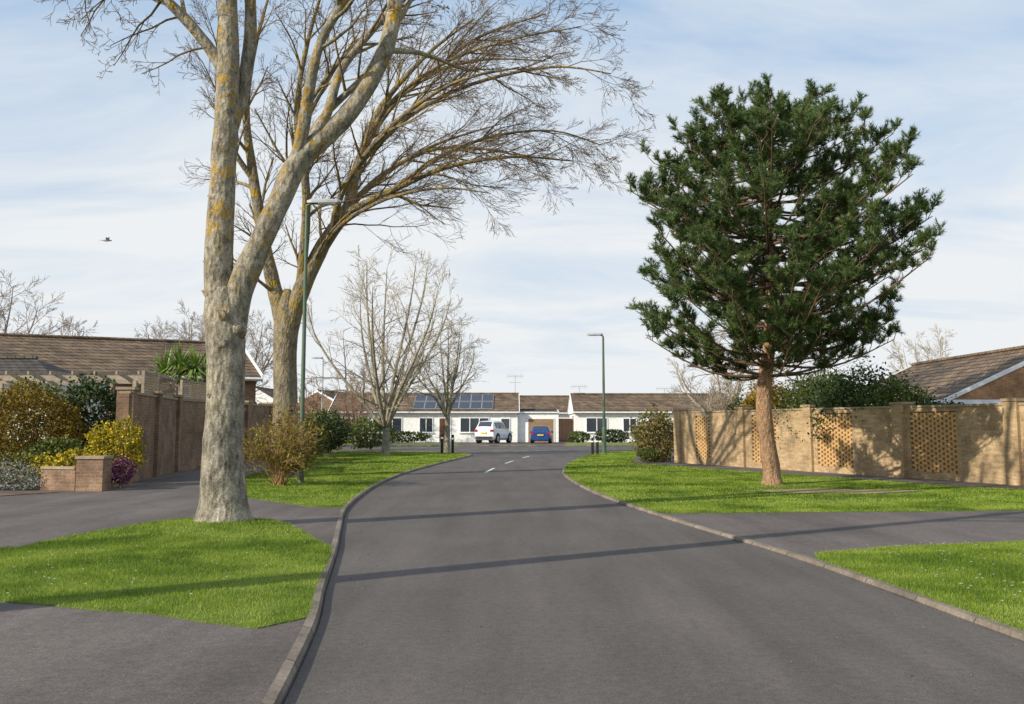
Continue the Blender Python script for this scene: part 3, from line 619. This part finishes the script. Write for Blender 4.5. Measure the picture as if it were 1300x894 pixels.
# ------------------------------------------------------------ walls
def wallrun(name,loc,rot,L,label,mat,H=2.0,piers=(),screens=(),cop=M_coping,pw=.42,th=.22):
    e=empty(name,loc,rot,label,'wall'); mb=MB(); x=0
    for a,b in screens:
        mb.box(((x+a)/2,0,H/2),(a-x,th,H)); mb.box(((a+b)/2,0,.1),(b-a,th,.2)); mb.box(((a+b)/2,0,H-.06),(b-a,th,.12)); x=b
    mb.box(((x+L)/2,0,H/2),(L-x,th,H)); mb.obj('panel',mat,e)
    mb=MB(); mb.box((L/2,0,H+.031),(L-.01,th+.06,.06)); mb.obj('coping',cop,e)
    for p in piers:
        mb=MB(); mb.box((p,0,(H+.1)/2),(pw,pw,H+.1)); mb.obj('pier',mat,e)
        mb=MB(); mb.box((p,0,H+.136),(pw+.06,pw+.06,.07)); mb.obj('pier_cap',cop,e)
    for a,b in screens:
        mb=MB(); z=.2+.0375; r=0
        while z<H-.13:
            xx=a+.06+(.14 if r%2 else 0)
            while xx<b+.04:
                x0=max(a,xx-.1);x1=min(b,xx+.1)
                if x1>x0: mb.box(((x0+x1)/2,0,z),(x1-x0,th-.03,.066))
                xx+=.28
            z+=.068; r+=1
        mb.obj('screen',M_screen,e)
    return e
wallrun('brick_wall',(6.7,40,.04),math.atan2(uy,ux),19.8,'long buff brick garden wall with pierced orange brick screens',M_brickR,1.98,
   (.22,4.6,8.35,12.4,16.3,19.55),((1.5,2.5),(5.2,6.6),(8.75,10.4),(12.8,14.5),(16.8,18.4)))
def run2(name,a,b,label,mat,H,piers,**k):
    a=V(a);b=V(b); d=b-a; return wallrun(name,(a.x,a.y,.04),math.atan2(d.y,d.x),d.length,label,mat,H,piers,**k)
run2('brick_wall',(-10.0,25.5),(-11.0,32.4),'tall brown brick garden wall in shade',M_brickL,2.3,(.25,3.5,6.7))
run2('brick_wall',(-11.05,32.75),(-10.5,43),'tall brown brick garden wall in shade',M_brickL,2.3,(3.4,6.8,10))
M_low=m_brick('low_wall_brick',(.40,.22,.12),(.28,.15,.09),(.3,.26,.2))
run2('low_brick_wall',(-9.9,22.75),(-10.8,23.0),'short low brown brick garden wall',M_low,.48,())
e=empty('brick_pier',(-9.55,22.75,.04),0,'square brick planter pier at the end of the low wall','wall')
mb=MB(); mb.box((0,0,.36),(.60,.5,.72)); mb.obj('pier',M_low,e)
mb=MB(); mb.box((0,0,.752),(.66,.56,.06)); mb.obj('coping',M_coping,e)
def trellis(a,b,z0,h,label):
    a=V(a);b=V(b);d=b-a; L=d.length; e=empty('trellis',(a.x,a.y,z0),math.atan2(d.y,d.x),label,'fence',"trellis panels on the wall")
    mb=MB()
    for sgn in (1,-1):
        x=-h
        while x<L:
            x0=max(0,x);x1=min(L,x+h); 
            if x1>x0:
                za=(x0-x);zb=(x1-x)
                if sgn<0: za,zb=h-za,h-zb
                mb.tube([V((x0,sgn*.008,za)),V((x1,sgn*.008,zb))],[.017,.017],4)
            x+=.15
    mb.obj('lattice',M_woodw,e); mb=MB(); mb.box((L/2,0,h+.02),(L,.05,.06)); mb.box((L/2,0,-.0),(L,.05,.05))
    mb.box((0,0,h/2),(.08,.08,h+.1)); mb.box((L,0,h/2),(.08,.08,h+.1)); mb.obj('frame',M_woodw,e)
trellis((-10.25,27.4),(-10.55,29.3),2.44,.55,'weathered timber trellis panel on top of the brick wall')
trellis((-10.6,29.5),(-11.0,32.2),2.44,.55,'weathered timber trellis panel on top of the brick wall')
trellis((-11.05,33.0),(-10.9,36.0),2.44,.55,'weathered timber trellis panel on top of the brick wall')
e=empty('pergola',(-13.6,29.3,.05),0,'weathered timber pergola in the front garden','pergola')
for x in (-2.6,-.9,.9,2.4):
    for y in (0,2):
        mb=MB(); mb.box((x,y,1.4),(.11,.11,2.8)); mb.obj('post',M_woodw,e)
for y in (0,2):
    mb=MB(); mb.box((0,y,2.87),(5.8,.06,.16)); mb.obj('beam',M_woodw,e)
for i in range(9):
    mb=MB(); mb.box((-2.6+i*.65,1,3.01),(.05,2.6,.11)); mb.obj('rafter',M_woodw,e)
# ------------------------------------------------------------ houses
def house(name,loc,rot,L,D,eave,ridge,wm,rm,label,hip=(0,0),ov=.4,gov=.15,win=(),doors=(),chim=(),cat='house',bw=.1):
    e=empty(name,loc,rot,label,cat)
    mb=MB(); mb.box((0,0,(eave-.03)/2),(L,D,eave-.03)); mb.obj('wall',wm,e)
    X=L/2+gov; Y=D/2+ov; z0=eave-.14; z1=eave
    mb=MB(); hl,hr=hip
    A=[(-X,-Y),(X,-Y),(X,Y),(-X,Y)]; b0=[(x,y,z0) for x,y in A]; b1=[(x,y,z1) for x,y in A]
    r0=(-X+hl,0,ridge); r1=(X-hr,0,ridge)
    mb.mi=0; mb.face([b1[0],b1[1],r1,r0]); mb.face([b1[2],b1[3],r0,r1])
    mb.mi=0 if hr else 1; mb.face([b1[1],b1[2],r1])
    mb.mi=0 if hl else 1; mb.face([b1[3],b1[0],r0])
    mb.mi=2; mb.face(b0[::-1])
    for i in range(4): mb.face([b0[i],b0[(i+1)%4],b1[(i+1)%4],b1[i]])
    rf=mb.obj('roof',[rm,wm,M_upvc],e)
    mb=MB(); mb.tube([(r0[0],0,ridge+.03),(r1[0],0,ridge+.03)],[.1,.1],8); mb.obj('ridge_tile',rm,rf)
    mb=MB(); mb.tube([(-X,-Y-.06,z1-.06),(X,-Y-.06,z1-.06)],[.055,.055],8); mb.obj('gutter',M_upvc,e)
    for side,hh in ((-1,hl),(1,hr)):
        if hh: continue
        for s in (-1,1):
            mb=MB()
            p=V((side*(X+.02),s*Y,z1-.05)); q=V((side*(X+.02),0,ridge-.03)); 
            w=V((.03,0,0)); h=V((0,0,bw))
            pts=[p-w-h,p+w-h,p+w+h,p-w+h]; qts=[q-w-h,q+w-h,q+w+h,q-w+h]; b=len(mb.v)
            mb.v+=[tuple(a) for a in pts+qts]
            for f in ((0,1,5,4),(1,2,6,5),(2,3,7,6),(3,0,4,7),(0,3,2,1),(4,5,6,7)): mb.f.append(tuple(b+i for i in f)); mb.m.append(0)
            mb.obj('bargeboard',M_upvc,e)
    for (x,z,w,h,bars) in win:
        mb=MB(); mb.box((x,-D/2-.012,z),(w,.03,h)); wo=mb.obj('window',M_glass,e)
        mb=MB(); f=.07
        for sx in [-1]+[-1+2*(i+1)/(bars+1) for i in range(bars)]+[1]: mb.box((x+sx*(w/2),-D/2-.03,z),(f,.07,h+f))
        mb.box((x,-D/2-.03,z+h/2),(w-f-.005,.066,f)); mb.box((x,-D/2-.03,z-h/2),(w-f-.005,.066,f)); mb.obj('frame',M_upvc,wo)
        mb=MB(); mb.box((x,-D/2-.07,z-h/2-.07),(w+.2,.14,.05)); mb.obj('sill',M_upvc,wo)
    for (x,w,h,mt) in doors:
        mb=MB(); mb.box((x,-D/2-.02,h/2+.05),(w,.05,h)); do=mb.obj('door',mt,e)
        mb=MB(); mb.box((x,-D/2-.025,h+.09),(w+.16,.07,.08)); 
        for s in (-1,1): mb.box((x+s*(w/2+.045),-D/2-.025,h/2+.02),(.08,.07,h+.04))
        mb.obj('frame',M_upvc,do)
        mb=MB(); mb.tube([(x+w*.4,-D/2-.07,1.0),(x+w*.4,-D/2-.07,1.15)],[.02,.02],6); mb.obj('handle',M_greylamp,do)
    for (x,h) in chim:
        mb=MB(); mb.box((x,0,ridge+h/2-.2),(.6,.45,h+.3)); mb.obj('chimney',M_brickL,rf)
    return e
M_doorbr=m_plain('brown_door',(.13,.06,.03),.5); M_garage=m_noise('timber_garage_door',(.26,.16,.08),(.34,.22,.12),4,.6,.2,30)
hA=house('bungalow',(-8.0,94,.05),0,17,8,2.75,4.5,M_white,M_roof,'long white bungalow with brown tiled roof and solar panels',
  win=((-3.3,1.55,2.6,1.3,2),(.2,1.55,1.2,1.3,1),(4.6,1.55,2.6,1.3,2),(-6.6,1.55,1.6,1.3,1),(7.4,1.6,.8,1.1,0)),doors=((1.9,.95,2.1,M_doorbr),))
slope=math.atan2(4.5-2.75,4.4); Mx=Matrix.Rotation(slope,3,'X')
M_sol=m_brick('solar_cell',(.018,.022,.04),(.022,.027,.048),(.10,.11,.13),w=.17,h=.07,ms=.006,bs=0,stain=.1); M_sol.node_tree.nodes['Principled BSDF'].inputs['Roughness'].default_value=.15
for r in range(2):
    for c_ in range(7):
        t=.30+.42*r; y=-4.4+4.4*(t); z=2.75+1.75*t; x=-.55+c_*1.05
        o_=MB(); o_.box((0,0,0),(1.0,1.75,.04),Mx)
        ob=o_.obj('solar_panel',M_sol,hA,loc=(x,y-.03,z+.07))
        f_=MB()
        for sx in (-1,1): f_.box((sx*.5,0,0),(.025,1.78,.05),Mx)
        for sy in (-1,1):
            q=Mx@V((0,sy*.88,0)); f_.box(tuple(q),(.98,.025,.05),Mx)
        f_.obj('frame',M_greylamp,ob)
hG=house('garage_block',(2.4,93.5,.05),0,3.7,6,2.75,2.95,M_white,M_roofd,'white flat roofed garage with a timber door between the bungalows',doors=((.25,2.3,2.05,M_garage),),cat='garage',ov=.1,gov=0)
e=empty('garden_gate',(4.95,91.6,.05),0,'dark brown timber gate between the bungalows','gate')
mb=MB()
for i in range(9): mb.box((-.56+i*.14,0,1.1),(.135,.04,2.1))
mb.obj('panel',M_doorbr,e)
for s in (-.7,.7):
    mb=MB(); mb.box((s,0,1.2),(.12,.12,2.4)); mb.obj('gate_post',M_wood,e)
hC=house('bungalow',(13.0,94,.05),0,14.6,8,2.75,4.45,M_white,M_roof,'white bungalow with brown tiled roof and white framed windows',
  win=((-5.3,1.55,1.9,1.3,1),(-2.3,1.55,1.2,1.2,1)),doors=((4.5,.95,2.1,M_upvc),))
house('house',(5.0,112,.05),.0,9,9,2.9,4.8,M_white,M_roof,'house with brown tiled roof behind the garages')
house('house',(-25,100,.05),math.radians(90),9,7,2.9,5.2,M_white,M_roof,'small white gabled house beyond the trees')
house('house',(-18.8,104,.05),math.radians(80),9,7,2.9,5.0,M_brickL,M_roof,'small brick gabled house beyond the trees')
def aerial(par,loc,H):
    mb=MB(); x,y,z=loc; mb.tube([(x,y,z-.3),(x,y,z+H)],[.03,.025],6)
    mb.tube([(x-.8,y,z+H-.1),(x+.8,y,z+H-.1)],[.018,.018],4)
    for i in range(9): mb.tube([(x-.75+i*.18,y-.05,z+H-.1-.22),(x-.75+i*.18,y+.05,z+H-.1+.22)],[.012,.012],4)
    mb.tube([(x-.55,y,z+H-.7),(x+.55,y,z+H-.7)],[.018,.018],4)
    for i in range(6): mb.tube([(x-.5+i*.2,y-.25,z+H-.7),(x-.5+i*.2,y+.25,z+H-.7)],[.012,.012],4)
    mb.obj('aerial',M_greylamp,par)
aerial(hA,(8.3,0,4.2),2.1); aerial(hC,(-6.6,0,4.3),1.0); aerial(hC,(1.5,0,4.3),.8)
house('house',(-19.8,44.5,.05),math.radians(28),14.5,8,3.6,5.4,M_brickL,M_roof,'house with a broad brown tiled roof behind the garden wall',ov=.5,
   win=((0,2.6,2,1.2,2),(3.6,2.6,1.6,1.2,1)),bw=.18)
house('garage_block',(-19.3,36,.05),math.radians(4),7,5,3.0,3.9,M_white,M_roofd,'white outbuilding with a dark tiled roof behind the hedge',cat='garage',ov=.3,hip=(1.8,1.8))
house('brick_house',(18.0,38.0,.05),math.radians(-90),12,7.6,2.3,4.15,m_brick('orange_brick_wall',(.58,.29,.12),(.46,.21,.09),(.38,.29,.2)),M_roof,'brick house with a brown tiled gable roof and white bargeboards',ov=.3,win=((0,1.5,1.8,1.2,1),),bw=.07)
bush('front_hedge',(8.8,87.5,.08),1.6,.7,.6,1600,.12,F_dark,'clipped dark hedge in front of the white bungalow',zc=.55,seed=81,stems=False)
bush('front_hedge',(12.4,87.8,.08),2.0,.7,.75,1800,.12,F_mid,'rounded green shrubs in front of the white bungalow',zc=.7,seed=82,stems=False)
bush('front_hedge',(5.8,86.2,.08),.9,.6,.5,900,.12,F_mid,'small green shrub by the driveway',zc=.5,seed=83,stems=False)
bush('front_hedge',(-9.5,87.6,.08),2.4,.7,.5,1700,.12,F_mid,'low green shrubs in front of the white bungalow',zc=.5,seed=84,stems=False)
bush('front_hedge',(-14,86,.08),2.2,1,1.1,1800,.14,F_olive,'olive green shrubs in front of the white bungalow',zc=1.0,seed=85,stems=False)
# ------------------------------------------------------------ street lamps, bollards
def lamp(loc,H,adir,mc,ml,label,r=.06,rot=0):
    e=empty('street_lamp',loc,rot,label,'street lamp','street lamps along the road')
    mb=MB(); mb.tube([(0,0,-.1),(0,0,1.35),(0,0,1.42),(0,0,H-.05)],[r*1.45,r*1.45,r*1.0,r*.72],14); mb.obj('column',mc,e,False)
    mb=MB(); mb.box((0,-r*1.46,.75),(.1,.012,.5)); mb.obj('access_door',mc,e)
    mb=MB(); mb.tube([(0,0,H-.1),(0,0,H),(adir*.12,0,H+.06),(adir*.35,0,H+.08)],[.045,.04,.035,.032],10); mb.obj('arm',mc,e,True)
    mb=MB(); x0=adir*.0; x1=adir*.92
    sec=[(0,.05,.04),(.15,.13,.07),(.6,.16,.075),(.9,.13,.06),(1,.06,.03)]; b=len(mb.v)
    for t,wd,h in sec:
        x=x0+(x1-x0)*t
        for yy,zz in ((-wd,-h*.6),(wd,-h*.6),(wd,h*.2),(wd*.6,h),(-wd*.6,h),(-wd,h*.2)): mb.v.append((x,yy,H+.1+zz))
    for i in range(4):
        for k in range(6): mb.f.append((b+i*6+k,b+i*6+(k+1)%6,b+(i+1)*6+(k+1)%6,b+(i+1)*6+k)); mb.m.append(0)
    mb.f.append(tuple(b+k for k in range(6))); mb.f.append(tuple(b+24+k for k in range(6))); mb.m+=[0,0]
    la=mb.obj('lantern',ml,e)
    mb=MB(); mb.box(((x0+x1)/2+adir*.08,0,H+.045),(.45,.22,.03)); mb.obj('glass_cover',M_upvc,la)
lamp((-5.47,25.8,.05),7.3,1,M_green,M_greylamp,'tall green street lamp post with a flat grey lantern',.06)
lamp((4.95,53.3,.05),6.3,-1,M_green,M_greylamp,'green street lamp post with a flat grey lantern at the junction',.078)
lamp((-14.6,76,.05),6.6,-1,M_greylamp,M_greylamp,'grey street lamp post beyond the trees',.07)
def bollard(loc,H,label,g):
    e=empty('bollard',loc,0,label,'bollard',g)
    mb=MB(); mb.tube([(0,0,-.05),(0,0,H*.9),(0,0,H*.95),(0,0,H)],[.075,.07,.085,.05],12); mb.obj('post',M_black,e)
    mb=MB(); mb.tube([(0,0,H*.74),(0,0,H*.82)],[.08,.08],12); mb.obj('reflective_band',M_upvc,e)
for x,y,h in ((4.45,51.8,.85),(4.15,51.2,.85)): bollard((x,y,.05),h,'short black bollard at the edge of the verge','bollards by the junction')
for x,y,h in ((-3.75,53.2,1.05),(-3.2,53.6,1.0)): bollard((x,y,.05),h,'black bollard at the corner of the grass verge','bollards by the junction')
# ------------------------------------------------------------ cars
def car(loc,rot,sc,paint,label):
    e=empty('parked_car',loc,rot,label,'car','parked cars on the driveways')
    ST=[(-2.2,.45,.92,.95,.80,.70),(-2.14,.30,1.0,1.06,.87,.73),(-1.98,.24,1.02,1.30,.91,.69),(-1.72,.22,1.03,1.53,.92,.66),(-1.4,.22,1.02,1.58,.92,.67),(-.6,.22,1.0,1.6,.92,.68),(.3,.22,.98,1.56,.92,.66),
        (.65,.22,.97,1.38,.92,.68),(1.15,.22,.96,1.02,.92,.80),(1.8,.25,.86,.91,.9,.76),(2.12,.3,.7,.74,.84,.7),(2.2,.42,.58,.6,.75,.62)]
    ST=[(y*sc[1],a*sc[2],b*sc[2],c*sc[2],w_*sc[0],wr*sc[0]) for y,a,b,c,w_,wr in ST]
    def sec(y):
        for A,B in zip(ST,ST[1:]):
            if A[0]<=y<=B[0]:
                t=(y-A[0])/(B[0]-A[0]); return [A[i]+(B[i]-A[i])*t for i in range(6)]
        return ST[-1]
    mb=MB(); 
    for (y,zb,zt,zr,w_,wr) in ST:
        half=[(0,zb),(w_*.86,zb),(w_,zb+.18),(w_,(zb+zt)/2+.05),(w_*.965,zt),(wr,zr-.01),(wr*.86,zr+.025),(wr*.4,zr+.042)]
        ring=half+[(-x,z) for x,z in reversed(half[1:])]
        ring.insert(8,(0,zr+.045)); mb.v+=[(x,y,z) for x,z in ring]
    n=16
    for i in range(len(ST)-1):
        for k in range(n): mb.f.append((i*n+k,i*n+(k+1)%n,(i+1)*n+(k+1)%n,(i+1)*n+k)); mb.m.append(0)
    mb.f.append(tuple(range(n))); mb.f.append(tuple((len(ST)-1)*n+k for k in reversed(range(n)))); mb.m+=[0,0]
    mb.obj('body',paint,e)
    S1=sc[1]
    for a,b in ((-1.62,-1.12),(-1.05,-.12),(-.05,.86)):
        for s in (-1,1):
            mb=MB(); ys=np.linspace(a*S1,b*S1,5); lo=[];hi=[]
            for y in ys:
                _,zb,zt,zr,w_,wr=sec(y); f0=.1;f1=.86
                if zr-zt<.1: f1=f0+.05
                g=lambda f:(s*(w_*.965+(wr-w_*.965)*f+.008),y,zt+(zr-.01-zt)*f)
                lo.append(g(f0)); hi.append(g(f1))
            for i in range(4):
                q=[lo[i],lo[i+1],hi[i+1],hi[i]]; mb.face(q if s>0 else q[::-1])
            mb.obj('window',M_glass,e)
    for nm,a,b,dy in (('rear_window',-2.06,-1.74,-.012),('windscreen',.42,1.08,.012)):
        mb=MB(); ys=np.linspace(a*S1,b*S1,4); rows=[]
        for y in ys:
            s_=sec(y); rows.append([(x*s_[5],y+dy,s_[3]+z+.012) for x,z in ((-.85,.027),(-.4,.043),(0,.046),(.4,.043),(.85,.027))])
        for i in range(3):
            for k in range(4): mb.face([rows[i][k],rows[i][k+1],rows[i+1][k+1],rows[i+1][k]])
        mb.obj(nm,M_glass,e)
    yr=-2.2*S1
    for s in (-1,1):
        mb=MB(); mb.box((s*.72*sc[0],yr+.03,.92*sc[2]),(.28*sc[0],.12,.2)); mb.obj('tail_light',M_tail,e)
        mb=MB(); mb.box((s*.62*sc[0],2.13*S1,.62*sc[2]),(.3,.12,.13)); mb.obj('headlight',M_upvc,e)
        mb=MB(); mb.box((s*(.92*sc[0]+.09),.72*S1,1.02*sc[2]),(.18,.12,.13)); mb.obj('wing_mirror',paint,e)
        for yy in (-1.32,1.36):
            y=yy*S1; r=.34*sc[2]
            mb=MB(); mb.tube([(s*.9*sc[0],y,r+.02),(s*(.92*sc[0]+.006),y,r+.02)],[r*1.15,r*1.15],20); mb.obj('wheel_arch',M_black,e)
            mb=MB(); mb.tube([(s*.70*sc[0],y,r),(s*(.92*sc[0]+.02),y,r),(s*(.92*sc[0]+.03),y,r)],[r,r,r*.85],20); wh=mb.obj('wheel',M_black,e)
            mb=MB(); mb.tube([(s*.8*sc[0],y,r),(s*(.92*sc[0]+.036),y,r)],[r*.66,r*.62],10); mb.obj('rim',M_greylamp,wh)
    mb=MB(); mb.box((0,yr-.03,.42*sc[2]),(1.5*sc[0],.1,.2)); mb.obj('bumper',M_black if paint is M_cw else paint,e)
    mb=MB(); mb.box((0,yr-.03,.76*sc[2]),(.52,.1,.115)); mb.obj('number_plate',M_plate,e)
M_tail=m_plain('tail_light_red',(.35,.02,.015),.25); M_plate=m_plain('plate_yellow',(.75,.52,.04),.5)
M_cw=m_plain('car_paint_white',(.8,.8,.8),.25,0,.6); M_cb=m_plain('car_paint_blue',(.02,.07,.26),.25,.2,.6)
car((-1.55,85.5,.05),math.radians(-24),(1.02,.92,1.17),M_cw,'white sport utility car parked on the driveway')
car((2.55,86.2,.05),math.radians(-4),(.93,.88,.92),M_cb,'blue hatchback car parked in front of the garage')
e=empty('bird',(-16.7,40,9.1),.4,'small grey gull gliding with spread wings','bird')
mb=MB(); mb.tube([(-.2,0,0),(-.1,0,.0),(0,0,.01),(.1,0,.02),(.16,0,.02),(.2,0,.01)],[.01,.035,.05,.04,.03,.004],8)
for s in (-1,1):
    mb.face([(.08,0,.03),(.1,s*.18,.13),(.02,s*.36,.05),(-.04,s*.2,.11),(-.06,0,.03)])
mb.face([(-.16,-.01,0),(-.16,.01,0),(-.28,.05,0),(-.28,-.05,0)])
mb.obj('body',M_gull,e)
print('done')
